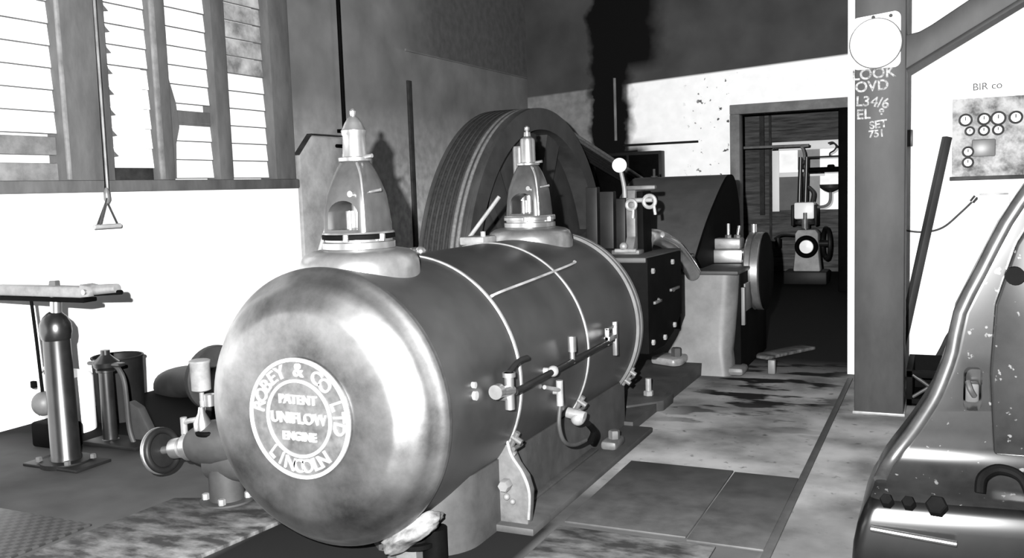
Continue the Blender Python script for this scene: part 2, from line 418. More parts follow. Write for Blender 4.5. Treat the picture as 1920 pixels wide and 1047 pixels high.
# bright window beyond the doorway
b = B()
box(b, (-2.78, 16.72, 1.06), (-2.66, 16.79, 2.16), .006); box(b, (-2.78, 16.72, 2.12), (-1.45, 16.79, 2.27), .006)
box(b, (-2.66, 16.72, 1.66), (-1.9, 16.79, 1.74), .006)
win2 = struct('window_2', b, 'dial')
b = B(); box(b, (-2.66, 16.76, 1.74), (-1.4, 16.79, 2.12)); struct('pale_pane', b, 'glass_grey', win2)
b = B(); box(b, (-2.35, 16.755, 1.78), (-1.98, 16.765, 2.12)); struct('grey_blotch', b, 'pane_mid', win2)
b = B(); box(b, (-2.66, 16.76, 1.08), (-2.28, 16.79, 1.66)); struct('dark_pane', b, 'pane_dark', win2)
b = B(); box(b, (-2.28, 16.76, 1.08), (-1.98, 16.79, 1.66)); struct('mid_pane', b, 'pane_mid', win2)
b = B(); box(b, (-1.98, 16.76, 1.08), (-1.4, 16.79, 1.74)); struct('pale_pane', b, 'glass_grey', win2)

# floor plates and seam
def plate(x0, y0, x1, y1, m, label, h=.012, cat='floor plate', pts=None):
    b = B()
    if pts: prism(b, pts, 'Z', .0005, h, .003)
    else: box(b, (x0, y0, .0005), (x1, y1, h), .003)
    return tag(obj('floor_plate', b, m), label, cat, 'plates laid on the floor')
plate(-1.64, 3.96, -1.05, 5.0, 'steel_plate', 'dark grey floor plate lying right beside the engine base')
plate(-1.04, 3.93, -.70, 4.98, 'steel_plate', 'narrow dark floor plate between the wide grey plate and the raised floor seam')
plate(-1.64, 2.6, -.9, 3.9, 'slab', 'pale worn floor plate at the bottom edge right of the oily rag')
plate(0, 0, 0, 0, 'slab', 'pale streaked floor slab in front of the handwheel valve left of the big cylinder head', .02,
      pts=[(-3.78, 2.6), (-3.05, 2.6), (-2.94, 3.52), (-3.25, 3.72), (-3.72, 3.55)])
plate(-5.6, 2.2, -3.84, 3.12, 'checker', 'ribbed dark checker plate in the bottom left corner of the floor')
b = B(); box(b, (-.70, 2.6, .0005), (-.66, 7.7, .012), .004); struct('trim_5', b, 'steel_plate')

# ------------------------------------------------------------------ the steam engine
EX, EZ = -2.38, 0.70
eng = thing('steam_engine', (EX, 3.0, 0), 'large horizontal steam engine with a polished round cylinder head bearing a ringed emblem', 'steam engine')
b = B()
lathe(b, [(.30, .02), (.597, .02), (.597, .6), (.597, 1.4), (.597, 2.60), (.30, 2.60)], (EX, 3.12, EZ), (0, 1, 0), 96); obj('cylinder_lagging', b, 'lag', eng)
prof = [(p.x, p.y) for p in smooth_path([(q[0], q[1], 0) for q in ((.001, -.022), (.2, -.0205), (.34, -.017), (.42, -.011), (.45, -.003), (.475, .012), (.50, .030), (.525, .049), (.545, .070), (.560, .093), (.575, .114), (.592, .134), (.602, .150))], 4)]
prof += [(.604, .166), (.3, .166)]
b = B(); lathe(b, prof, (EX, 2.985, EZ), (0, 1, 0), 96); head = obj('cylinder_head', b, 'head', eng)
# emblem
YE = 2.953
b = B(); lathe(b, [(.001, 0), (.25, 0), (.25, .03)], (EX, YE, EZ), (0, 1, 0), 64); emb = obj('emblem_plate', b, 'plate_field', head)
b = B()
for R0, R1 in ((.236, .252), (.150, .164)): ring_lathe(b, [(R0, -.006), (R1, -.006), (R1, .004), (R0, .004)], (EX, YE, EZ), (0, 1, 0), 64)
obj('emblem_rings', b, 'plate_ring', head)
b = B()
def arc_text(s, r, a0, a1, size, inward=False):
    for i, ch in enumerate(s):
        a = a0 + (a1 - a0) * i / (len(s) - 1)
        if ch == ' ': continue
        x, z = EX + r * math.cos(a), EZ + r * math.sin(a)
        text_bm(b, ch, size, front_at(x, YE - .004, z, a + PI / 2 if inward else a - PI / 2), .004, .0015)
arc_text('ROBEY & CO LTD', .200, math.radians(168), math.radians(-8), .078)
arc_text('LINCOLN', .200, math.radians(228), math.radians(306), .078, True)
text_bm(b, 'PATENT', .052, front_at(EX, YE - .004, EZ + .078), .004, .002)
text_bm(b, 'UNIFLOW', .062, front_at(EX, YE - .004, EZ + .0), .004, .002)
text_bm(b, 'ENGINE', .048, front_at(EX, YE - .004, EZ - .075), .004, .002)
obj('emblem_lettering', b, 'plate_ring', head)
# bands with clamps
def band(Y, wd, m, clamp=-.50, double=False):
    b = B(); r = .598
    if double:
        ring_lathe(b, [(r, -wd), (r + .016, -wd * .8), (r + .016, -wd * .2), (r + .006, 0), (r + .016, wd * .2), (r + .016, wd * .8), (r, wd)], (EX, Y, EZ), (0, 1, 0), 96)
    else:
        ring_lathe(b, [(r, -wd), (r + .007, -wd * .6), (r + .007, wd * .6), (r, wd)], (EX, Y, EZ), (0, 1, 0), 96)
    o = obj('lagging_band', b, m, eng, label='bright double-ridged band' if double else None)
    b = B(); a = clamp; n = Vector((math.cos(a), 0, math.sin(a))); t = Vector((-n.z, 0, n.x)); c = Vector((EX, Y, EZ)) + n * .62
    cyl(b, c + t * .07 - n * .005, c - t * .07 - n * .005, .014, n=10)
    for s in (-1, 1):
        q = c + t * .035 * s; cyl(b, q - n * .02, q + n * .035, .016, n=10)
    cyl(b, c - Vector((0, .03, 0)) + n * .02, c + Vector((0, .06, 0)) + n * .02, .01, n=8)
    obj('band_clamp', b, 'bed_light', o)
band(3.824, .012, 'pale'); band(4.721, .012, 'pale', -.55); band(5.649, .055, 'ped', -.57, True)

# valve domes
def dome(Y, second=False):
    c = (EX, Y, 0)
    b = B()
    lathe(b, [(.268, .98), (.268, 1.27), (.264, 1.305), (.250, 1.335), (.222, 1.352), (.17, 1.362), (.05, 1.364)], c, (0, 0, 1), 56)
    o = obj('valve_dome', b, 'dome', eng)
    b = B(); lathe(b, [(.155, 1.36), (.162, 1.365), (.162, 1.392), (.15, 1.396), (.15, 1.405)], c, (0, 0, 1), 40); obj('collar', b, 'dome', o)
    b = B(); lathe(b, [(.15, 1.405), (.163, 1.408), (.163, 1.425), (.158, 1.43)], c, (0, 0, 1), 40); obj('gasket', b, 'black' if not second else 'dome', o)
    b = B(); lathe(b, [(.162, 1.43), (.158, 1.437), (.06, 1.437)], c, (0, 0, 1), 40); obj('collar_top', b, 'bright', o)
    # bonnet: tapered square hood with an arch through it
    b = B(); rings = []
    for z, hw in ((1.437, .122), (1.47, .121), (1.53, .116), (1.60, .107), (1.66, .096), (1.70, .085), (1.73, .072), (1.75, .06)):
        ring = []
        for i in range(48):
            a = 2 * PI * i / 48; ex = .35 + .55 * max(0, (z - 1.6) / .15)
            x = math.copysign(abs(math.cos(a)) ** ex, math.cos(a)); y = math.copysign(abs(math.sin(a)) ** ex, math.sin(a))
            ring.append((EX + x * hw, Y + y * hw, z))
        rings.append(ring)
    loft(b, rings)
    bo = obj('bonnet', b, 'bonnet', o, sharp=40)
    cb = B(); pts = [(EX - .078, 1.45), (EX + .078, 1.45)] + [(EX + .078 * math.cos(t * PI / 12), 1.515 + .062 * math.sin(t * PI / 12)) for t in range(13)]
    prism(cb, pts, 'Y', Y - .3, Y + .3)
    cu = obj('cut', cb, 'black'); md = bo.modifiers.new('arch', 'BOOLEAN'); md.object = cu; md.operation = 'DIFFERENCE'; md.solver = 'EXACT'
    dg = bpy.context.evaluated_depsgraph_get(); dg.update()
    me = bpy.data.meshes.new_from_object(bo.evaluated_get(dg)); bo.modifiers.clear(); old = bo.data; bo.data = me; bpy.data.meshes.remove(old)
    me.set_sharp_from_angle(angle=math.radians(35))
    bpy.data.objects.remove(cu)
    b = B()
    lathe(b, [(.052, 1.437), (.052, 1.45), (.026, 1.456), (.026, 1.56)], c, (0, 0, 1), 24)
    cyl(b, (EX - .03, Y - .02, 1.44), (EX - .03, Y - .02, 1.53), .018); obj('spindle', b, 'bright', o)
    # corner studs and bead on bonnet
    b = B(); tube(b, [(EX + .112, Y - .112, 1.44), (EX + .105, Y - .105, 1.56), (EX + .084, Y - .084, 1.68), (EX + .05, Y - .06, 1.74)], .006, 8); obj('bonnet_bead', b, 'bright', o)
    b = B(); cyl(b, (EX + .05, Y - .10, 1.605), (EX + .05, Y - .125, 1.605), .014)
    obj('oil_nipple', b, 'bright', o)
    b = B(); cyl(b, (EX + .09, Y - .05, 1.61), (EX + .16, Y - .05, 1.62), .007); obj('grease_pin', b, 'bright', o)
    for sx, sy in ((.155, -.05), (.04, -.155)):
        b = B(); hexa(b, (EX + sx, Y + sy, 1.40), (0, 0, 1), .014, .03); obj('stud', b, 'bright', o)
    b = B()
    if not second:
        pr = [(.072, 1.75), (.074, 1.765), (.056, 1.77), (.053, 1.79), (.05, 1.86), (.054, 1.868), (.056, 1.885), (.050, 1.892), (.040, 1.915), (.024, 1.94), (.010, 1.948), (.014, 1.958), (.014, 1.97), (.006, 1.98)]
    else:
        pr = [(.072, 1.75), (.074, 1.762), (.048, 1.768), (.046, 1.90), (.042, 1.915), (.022, 1.93), (.02, 1.955), (.010, 1.96), (.016, 1.97), (.016, 1.985), (.006, 1.995)]
    lathe(b, pr, c, (0, 0, 1), 32); obj('spring_cap', b, 'brass', o)
    b = B(); cyl(b, (EX + .06, Y - .02, 1.765), (EX + .105, Y - .02, 1.77), .009); obj('cap_lever', b, 'brass', o)
    if second:
        b = B(); lathe(b, [(.06, 1.44), (.06, 1.60), (.052, 1.64), (.045, 1.66), (.045, 1.86), (.04, 1.875), (.002, 1.875)], (EX - .10, Y + .10, 0), (0, 0, 1), 28); obj('dashpot', b, 'dome', o)
        b = B(); tube(b, [(EX - .33, Y - .22, 1.30), (EX - .15, Y - .12, 1.56)], .013, sub=0); obj('trip_lever', b, 'pale', o)
    else:
        b = B(); tube(b, [(EX - .30, Y + .10, 1.33), (EX - .17, Y + .05, 1.55)], .010, sub=0); obj('trip_lever', b, 'pale', o)
    return o
dome(3.44); dome(5.32, True)
# small fittings along the far shoulder of the cylinder, between the domes
b = B(); cyl(b, (-2.50, 4.02, 1.22), (-2.50, 4.02, 1.32), .035); cyl(b, (-2.50, 4.02, 1.30), (-2.50, 4.12, 1.30), .02); ball(b, (-2.44, 4.07, 1.30), .028); obj('relief_valve', b, 'bright', eng)
b = B(); cyl(b, (-2.55, 4.9, 1.22), (-2.55, 4.9, 1.33), .03); box(b, (-2.62, 4.82, 1.28), (-2.46, 5.0, 1.33), .01); cyl(b, (-2.48, 4.86, 1.2), (-2.48, 4.86, 1.36), .015); obj('valve_spindle_bracket', b, 'pale', eng)

b = B(); tube(b, [(-1.935, 3.86, 1.105), (-1.94, 4.0, 1.113), (-1.955, 4.4, 1.128), (-1.985, 5.0, 1.152), (-2.0, 5.1, 1.163)], .013, 4, flat=.6); obj('lagging_highlight', b, 'seam', eng, label='bright raised strip standing in for a highlight along the dark lagging')  # streak of reflected light on the lagging, built as a pale strip
# drain rig on the cylinder's side
PX = -1.735
b = B(); cyl(b, (PX, 3.66, .70), (PX, 5.0, .72), .015, n=12); dr = obj('drain_pipe', b, 'dark', eng)
def sub(name, m, par, f, label=None):
    b = B(); f(b); return obj(name, b, m, par, label=label)
def cock(b):
    cyl(b, (PX, 3.60, .635), (PX, 3.60, .80), .022); cyl(b, (PX, 3.49, .735), (PX, 3.62, .715), .024); cyl(b, (PX, 3.46, .74), (PX, 3.50, .74), .032)
    cyl(b, (-1.80, 3.60, .70), (PX, 3.60, .70), .03); cyl(b, (PX, 3.6, .78), (PX, 3.6, .80), .03)
sub('drain_cock', 'bright', dr, cock, 'bright cock on the near end of the drain pipe')
sub('cock_handle', 'dark', dr, lambda b: tube(b, [(PX, 3.60, .80), (PX, 3.70, .83), (PX, 3.80, .83)], .012))
sub('pipe_union', 'pale', dr, lambda b: (ball(b, (PX, 4.10, .708), .028), cyl(b, (-1.79, 4.10, .708), (PX, 4.10, .708), .016)))
sub('upright_cock', 'bright', dr, lambda b: (cyl(b, (PX, 4.36, .70), (PX, 4.36, .76), .014), cyl(b, (PX, 4.36, .76), (PX, 4.36, .84), .022)))
def endcock(b):
    box(b, (PX - .01, 5.02, .62), (PX + .015, 5.05, .82), .004); box(b, (PX - .015, 4.90, .72), (PX + .015, 5.03, .75), .004); box(b, (PX - .015, 4.90, .70), (PX + .01, 4.92, .80), .004)
    box(b, (PX - .01, 4.90, .785), (PX + .01, 5.03, .80), .003); cyl(b, (-1.8, 5.03, .72), (PX, 5.03, .72), .03)
sub('end_cock', 'bright', dr, endcock)
sub('drain_cock', 'pale', dr, lambda b: (cyl(b, (-1.765, 4.25, .50), (-1.765, 4.25, .63), .018), tube(b, [(-1.765, 4.25, .58), (-1.765, 4.18, .60), (-1.775, 4.08, .63)], .011), cyl(b, (-1.82, 4.25, .57), (-1.765, 4.25, .57), .014)))
sub('waste_pipe', 'bed', dr, lambda b: tube(b, [(-1.765, 4.25, .50), (-1.77, 4.24, .40), (-1.77, 4.30, .30), (-1.76, 4.42, .25), (-1.75, 4.56, .24)], .011))
sub('waste_valve', 'pale', dr, lambda b: (ball(b, (-1.80, 4.58, .35), .04), cyl(b, (-1.86, 4.58, .38), (-1.76, 4.58, .36), .03)))
sub('waste_handle', 'black', dr, lambda b: (tube(b, [(-1.75, 4.60, .32), (-1.74, 4.66, .26), (-1.74, 4.60, .22)], .018)))
sub('blanking_stud', 'pale', eng, lambda b: (cyl(b, (-1.80, 3.36, .79), (-1.775, 3.36, .79), .014), cyl(b, (-1.80, 3.36, .745), (-1.772, 3.36, .745), .02)))

# bed under the cylinder
b = B()
prism(b, [(-2.86, 4.4), (-2.45, 4.3), (-2.4, 3.45), (-2.3, 3.36)] + [(-2.12 + .22 * math.sin(math.radians(t * 9)), 3.58 - .22 * math.cos(math.radians(t * 9))) for t in range(11)] + [(-1.90, 5.68), (-2.86, 5.68)], 'Z', 0, .335)
box(b, (-2.86, 3.75, .0), (-1.71, 5.67, .035), .006); box(b, (-1.905, 3.9, .035), (-1.86, 5.05, .05), .004)
prism(b, [(5.66, 0), (9.3, 0), (9.3, .10), (6.55, .10), (6.3, .06), (5.66, .06)], 'X', -2.9, -1.84)
bed = obj('bedplate', b, 'bed', eng)
sub('base_bolt', 'bed_light', bed, lambda b: (box(b, (-1.86, 5.08, .03), (-1.76, 5.26, .085), .02), hexa(b, (-1.80, 5.17, .085), (0, 0, 1), .035, .05)))
sub('base_bolt', 'pale', bed, lambda b: (cyl(b, (-1.95, 6.38, .05), (-1.95, 6.38, .20), .022), hexa(b, (-1.95, 6.38, .07), (0, 0, 1), .036, .04)))
sub('foundation_frame', 'bed', bed, lambda b: prism(b, [(-2.3, 6.02), (-2.0, 6.02), (-1.80, 6.25), (-1.80, 6.5), (-2.3, 6.7)], 'Z', .0, .075, .006))
def foot(b):
    pts = [(-2.12, .03), (-1.76, .03), (-1.752, .10), (-1.745, .19), (-1.765, .26), (-1.81, .32), (-1.845, .40), (-1.875, .42), (-2.12, .33)]
    prism(b, pts, 'Y', 3.80, 3.86, .006)
ft = sub('cylinder_foot', 'bed_light', eng, foot)
sub('foot_rib', 'pale', ft, lambda b: tube(b, [(-1.755, 3.80, .06), (-1.745, 3.795, .19), (-1.775, 3.795, .28), (-1.83, 3.795, .36), (-1.85, 3.795, .43)], .008))
sub('foot_nut', 'ped', ft, lambda b: (hexa(b, (-1.86, 3.80, .22), (0, -1, 0), .03, .05), ball(b, (-1.83, 3.79, .14), .014), ball(b, (-1.86, 3.79, .16), .016)))

# square end box beyond the cylinder
b = B(); prism(b, [(5.73, .50), (6.10, .50), (6.34, .56), (6.56, .66), (6.56, 1.12), (5.73, 1.13)], 'X', -2.95, -1.74, .01); eb = obj('crosshead_box', b, 'black', eng)
for (y, z) in ((5.82, 1.04), (6.30, 1.06), (5.80, .57), (6.08, .56), (6.33, .61)):
    sub('box_bolt', 'pale', eb, lambda b: hexa(b, (-1.742, y, z), (1, 0, 0), .02, .02))
sub('box_catch', 'bed_light', eb, lambda b: (box(b, (-1.745, 5.84, .815), (-1.725, 6.0, .835), .004), ball(b, (-1.74, 5.95, .83), .018)))
sub('box_catch', 'bed_light', eb, lambda b: (box(b, (-1.745, 6.24, .855), (-1.725, 6.46, .875), .004), ball(b, (-1.74, 6.33, .86), .016)))
b = B(); box(b, (-2.95, 6.56, .98), (-1.9, 7.6, 1.02), .01); box(b, (-2.95, 5.72, 1.10), (-1.75, 6.6, 1.135), .008); obj('box_top', b, 'bed', eng)

# dark guide plates on top of the end box, left of the lever stand
for x0, x1, h in ((-2.70, -2.60, 1.60), (-2.58, -2.46, 1.56), (-2.44, -2.36, 1.50)):
    b = B(); prism(b, [(7.16, 1.02), (7.30, 1.02), (7.26, h), (7.18, h)], 'X', x0, x1, .008); obj('guide_plate', b, 'dark', eng)
# lever stand
b = B(); prism(b, [(6.02, 1.13), (6.46, 1.13), (6.36, 1.25), (6.33, 1.5), (6.35, 1.58), (6.12, 1.60), (6.10, 1.5), (6.10, 1.25)], 'X', -2.0, -1.935, .006)
box(b, (-2.08, 6.0, 1.13), (-1.88, 6.12, 1.165), .01)
ls = obj('lever_stand', b, 'bed_light', eng)
sub('stand_web', 'black', ls, lambda b: box(b, (-1.936, 6.14, 1.13), (-1.89, 6.34, 1.56), .006))
sub('top_arm', 'bed_light', ls, lambda b: box(b, (-2.0, 6.06, 1.57), (-1.78, 6.12, 1.60), .008))
sub('eye_bracket', 'pale', ls, lambda b: (torus(b, (-1.82, 6.06, 1.49), (0, 1, 0), .04, .014, 20, 8), torus(b, (-1.945, 6.05, 1.47), (0, 1, 0), .032, .013, 20, 8), cyl(b, (-1.95, 6.07, 1.5), (-1.8, 6.07, 1.5), .016), tube(b, [(-1.93, 6.05, 1.45), (-1.935, 6.05, 1.38)], .011, sub=0), tube(b, [(-1.79, 6.06, 1.47), (-1.78, 6.06, 1.40)], .011, sub=0)))
lv = sub('hand_lever', 'ped', ls, lambda b: tube(b, [(-1.985, 6.04, 1.52), (-1.99, 6.04, 1.60), (-2.015, 6.04, 1.72)], (.018, .013)))
sub('ball_grip', 'dial', lv, lambda b: ball(b, (-2.02, 6.04, 1.742), .05, 24), 'white ball grip')
sub('pin', 'pale', ls, lambda b: (ball(b, (-1.99, 6.0, 1.19), .028), cyl(b, (-2.05, 6.0, 1.16), (-1.9, 6.0, 1.16), .014)))

# curved pipe and pedestal
b = B(); tube(b, [(-1.96, 6.36, 1.15), (-1.93, 6.37, 1.22), (-1.91, 6.47, 1.225), (-1.90, 6.7, 1.185), (-1.90, 7.0, 1.10), (-1.90, 7.3, .98), (-1.90, 7.53, .85)], .058, 18); cp = obj('curved_pipe', b, 'bright', eng)
sub('pipe_bead', 'bright', cp, lambda b: tube(b, [(-1.855, 6.48, 1.24), (-1.845, 6.6, 1.215), (-1.845, 6.85, 1.158), (-1.85, 7.15, 1.045), (-1.85, 7.38, .94), (-1.85, 7.52, .87)], .02))
b = B(); rings = []
for z, xl, xr, yf, rr in ((.0, -2.19, -1.60, 7.52, .07), (.10, -2.16, -1.60, 7.55, .09), (.20, -2.13, -1.61, 7.57, .10), (.28, -2.08, -1.60, 7.58, .11), (.38, -2.035, -1.59, 7.585, .12), (.6, -2.03, -1.57, 7.59, .12), (.84, -2.03, -1.555, 7.60, .12)):
    ring = []
    for (cx, cy, a0) in ((xr - rr, yf + rr, -90), (xr - rr, 8.9 - rr, 0), (xl + rr * .3, 8.9 - rr, 90), (xl + rr * .3, yf + rr * .3, 180)):
        r_ = rr if cx > -1.9 else rr * .3
        for t in range(7):
            a = math.radians(a0 + t * 15); ring.append((cx + r_ * math.cos(a), cy + r_ * math.sin(a), z))
    rings.append(ring)
loft(b, rings); pd = obj('pedestal', b, 'ped', eng)
sub('pedestal_top', 'bed', pd, lambda b: box(b, (-2.05, 7.57, .84), (-1.535, 8.95, .875), .012))
sub('side_plate', 'black', pd, lambda b: prism(b, [(7.72, 0.0), (8.93, 0.0), (8.93, .84), (7.72, .84)], 'X', -1.64, -1.548, .004), 'black side face')
def lug(b):
    prism(b, [(-2.24, 7.40), (-2.02, 7.30), (-1.96, 7.36), (-1.96, 7.62), (-2.2, 7.62)], 'Z', .10, .17, .025)
sub('foot_lug', 'pale', pd, lug)
sub('lug_nut', 'bed', pd, lambda b: hexa(b, (-2.03, 7.45, .17), (0, 0, 1), .045, .07))
sub('foot_lug', 'ped', pd, lambda b: box(b, (-1.68, 7.56, .0), (-1.50, 7.80, .07), .03))
sub('side_bracket', 'ped', pd, lambda b: (box(b, (-1.55, 7.75, .40), (-1.52, 7.80, .72), .004), box(b, (-1.55, 7.86, .50), (-1.535, 8.15, .74), .004)))

# crank guard hood
hd = thing('crank_guard', (-2.4, 8.5, .8), 'grey curved sheet-metal guard hood behind the curved pipe and pedestal', 'guard')
pf = [(6.64, 1.06), (6.98, 1.29), (7.36, 1.49), (7.60, 1.60), (7.76, 1.655), (7.90, 1.665), (8.02, 1.62), (8.13, 1.5), (8.20, 1.35), (8.22, 1.15), (8.22, .90), (6.9, .90)]
pf = [(y * 1.15, 1.6 + (z - 1.6) * 1.15) for y, z in pf]
pp = smooth_path([(0, *q) for q in pf[:10]], 4); pts = [(q.y, q.z) for q in pp] + pf[10:]
b = B(); prism(b, pts, 'X', -2.85, -1.91); obj('hood', b, 'hood', hd)
b = B(); prism(b, pts, 'X', -1.912, -1.89); obj('end_shade', b, 'black', hd)  # black sheet paints in the shade on the hood's right end
b = B(); cyl(b, (-2.66, 9.04, 1.66), (-2.66, 9.04, 1.76), .014); cyl(b, (-2.66, 9.04, 1.66), (-2.66, 9.04, 1.69), .035); obj('lifting_eye', b, 'wood', hd)

# valve shaft with bearing block and crank disc beside the pedestal
sh = thing('crank_disc', (-1.5, 8.4, .8), 'polished-rim black crank disc on a short shaft right of the pedestal', 'crank')
b = B(); lathe(b, [(.04, -.01), (.33, 0), (.35, .015), (.35, .055), (.325, .06), (.325, .075), (.35, .08), (.35, .125), (.33, .14), (.04, .15)], (-1.60, 8.4, .80), (1, 0, 0), 64); obj('disc', b, 'dome', sh)
b = B(); lathe(b, [(.345, -.01), (.345, .0), (.32, .012), (.02, .014)], (-1.452, 8.4, .80), (1, 0, 0), 48); obj('disc_face', b, 'black', sh)
b = B(); cyl(b, (-1.9, 8.4, .80), (-1.6, 8.4, .80), .045); cyl(b, (-1.70, 8.4, .80), (-1.62, 8.4, .80), .06); obj('shaft', b, 'bright', sh)
b = B(); cyl(b, (-1.56, 8.4, 1.15), (-1.56, 8.4, 1.22), .028); obj('oil_cup', b, 'bright', sh)
bl = thing('bearing_block', (-1.8, 8.4, .88), 'bright bearing block with upright studs on top of the pedestal', 'bearing')
b = B(); box(b, (-2.0, 8.26, .88), (-1.64, 8.5, 1.0), .01); obj('base', b, 'dome', bl)
b = B(); cyl(b, (-2.1, 8.3, .975), (-1.62, 8.3, .975), .035); obj('tie_bar', b, 'bright', bl)
b = B(); box(b, (-1.95, 8.30, 1.0), (-1.66, 8.5, 1.10), .02); obj('cap', b, 'pale', bl)
b = B(); box(b, (-2.12, 8.26, 1.03), (-2.02, 8.4, 1.11), .02); obj('cap', b, 'bed_light', bl)
b = B(); box(b, (-1.86, 8.27, .885), (-1.62, 8.29, .91), .006); obj('packing_strip', b, 'ped', bl)
for x, h in ((-1.92, 1.18), (-1.78, 1.23), (-1.70, 1.21)):
    b = B(); cyl(b, (x, 8.36, 1.09), (x + (.02 if h == 1.21 else 0), 8.36, h), .016); hexa(b, (x, 8.36, 1.095), (0, 0, 1), .03, .035); obj('stud', b, 'bright', bl)

# ------------------------------------------------------------------ rope wheel and ropes
WX, WY, WZ, WR, WW = -3.45, 8.1, .684, 1.672, .465
wh_ = thing('rope_wheel', (WX - WW / 2, WY, WZ), 'huge grooved rope wheel with a broad flat rim standing behind the second valve dome', 'wheel')
GN = 8
prof = [(WR - .20, 0), (WR, 0), (WR, -.03)]
for i in range(GN):
    x0 = -.035 - i * (WW - .06) / GN; gw = (WW - .06) / GN
    prof += [(WR, x0), (WR - .025, x0 - gw * .2), (WR - .035, x0 - gw * .45), (WR - .025, x0 - gw * .7), (WR, x0 - gw * .92)]
prof += [(WR, -WW), (WR - .2, -WW)]
b = B(); ring_lathe(b, prof, (WX, WY, WZ), (1, 0, 0), 128); obj('rim', b, 'wheel_face', wh_, sharp=30)
b = B(); ring_lathe(b, [(.25, -.30), (WR - .19, -.26), (WR - .19, -.20), (.25, -.16)], (WX, WY, WZ), (1, 0, 0), 96); obj('web', b, 'wheel_face', wh_)
for i in range(6):
    a = math.radians(12 + i * 60); b = B()
    d = Vector((0, math.cos(a), math.sin(a))); t = Vector((0, -math.sin(a), math.cos(a))); c = Vector((WX, WY, WZ))
    rings = []
    for rr, hw, x0, x1 in ((.2, .17, -.30, -.10), (.9, .13, -.27, -.13), (WR - .195, .16, -.28, -.09)):
        rings.append([c + d * rr + t * s * hw + Vector((x, 0, 0)) for s, x in ((-1, x0), (1, x0), (1, x1), (-1, x1))])
    loft(b, rings); obj('spoke', b, 'wheel_face', wh_)
b = B(); lathe(b, [(.28, -.45), (.30, -.40), (.30, -.06), (.27, -.02), (.1, -.02)], (WX, WY, WZ), (1, 0, 0), 48); obj('hub', b, 'dark', wh_)
b = B(); cyl(b, (WX - .9, WY, WZ), (-2.2, WY, WZ), .09); obj('axle', b, 'dome', wh_)
b = B(); box(b, (WX - .85, WY - .25, 0), (WX - .62, WY + .25, .56), .03); obj('axle_stand', b, 'dark', wh_)
PYc, PZc, PR = 12.2, 1.20, .34
dv = thing('driven_pulley', (WX - WW / 2, PYc, 0), 'dark driven pulley and machine at the far end of the ropes', 'pulley')
b = B(); lathe(b, [(.05, 0), (PR, 0), (PR, -WW), (.05, -WW)], (WX, PYc, PZc), (1, 0, 0), 40); obj('pulley', b, 'dark', dv)
b = B(); cyl(b, (WX - WW - .2, PYc, PZc), (WX + .2, PYc, PZc), .05); obj('axle', b, 'dark', dv)
b = B(); box(b, (WX + .1, PYc - .25, 0), (WX + .55, PYc + .25, 1.35), .05); box(b, (WX - WW - .5, PYc - .25, 0), (WX - WW - .1, PYc + .25, 1.35), .05); obj('bearing_stand', b, 'dark', dv)
def rope(i):
    gw = (WW - .06) / GN; x = WX - .035 - i * gw - gw * .45
    R1, R2 = WR - .016, PR + .016
    dy, dz = PYc - WY, PZc - WZ; D = math.hypot(dy, dz); base = math.atan2(dz, dy); al = math.acos((R1 - R2) / D)
    pts = []
    for s in range(61):
        a = base + al + (2 * PI - 2 * al) * s / 60; pts.append((x, WY + R1 * math.cos(a), WZ + R1 * math.sin(a)))
    for s in range(13):
        a = base - al + 2 * al * s / 12; pts.append((x, PYc + R2 * math.cos(a), PZc + R2 * math.sin(a)))
    b = B(); tube(b, pts, .019, 8, sub=0, closed=True)
    names = {1: 'pale drive rope on the rope wheel nearest its flat face', 2: 'pale drive rope second from the flat face of the rope wheel'}
    lab = names.get(i, 'dark greasy drive rope in a far groove of the rope wheel')
    tag(obj('drive_rope', b, 'rope_pale' if i in names else 'rope_dark'), lab, 'rope', 'drive ropes round the rope wheel')
for i in range(1, 8): rope(i)

# ------------------------------------------------------------------ rag and bolt by the cylinder head
bt = thing('foundation_bolt', (-2.06, 3.36, 0), 'big black foundation bolt with hexagon nut under the white rag', 'bolt')
b = B(); hexa(b, (-2.12, 3.31, 0.0), (0, 0, 1), .085, .085); obj('nut', b, 'bed_light', bt)
b = B(); lathe(b, [(.10, .08), (.10, .10), (.07, .10), (.06, .13)], (-2.08, 3.32, 0), (0, 0, 1), 28); cyl(b, (-2.0, 3.35, 0), (-2.0, 3.35, .15), .055); obj('cap', b, 'black', bt)
b = B(); bmesh.ops.create_icosphere(b, subdivisions=4, radius=1)
for v in b.verts:
    p = v.co.copy(); f = 1 + .30 * noise.noise(p * 1.8 + Vector((3, 1, 0))) + .14 * abs(noise.noise(p * 4.5))
    q = Vector((p.x * .145 * f, p.y * .09 * f, p.z * .06 * f))
    v.co = Vector((-2.045 + q.x, 3.22 + q.y, .165 + q.z + q.x * .55))
tag(obj('oily_rag', b, 'rag', sharp=60), 'crumpled whitish rag lying on the bolt beside the cylinder head', 'rag')

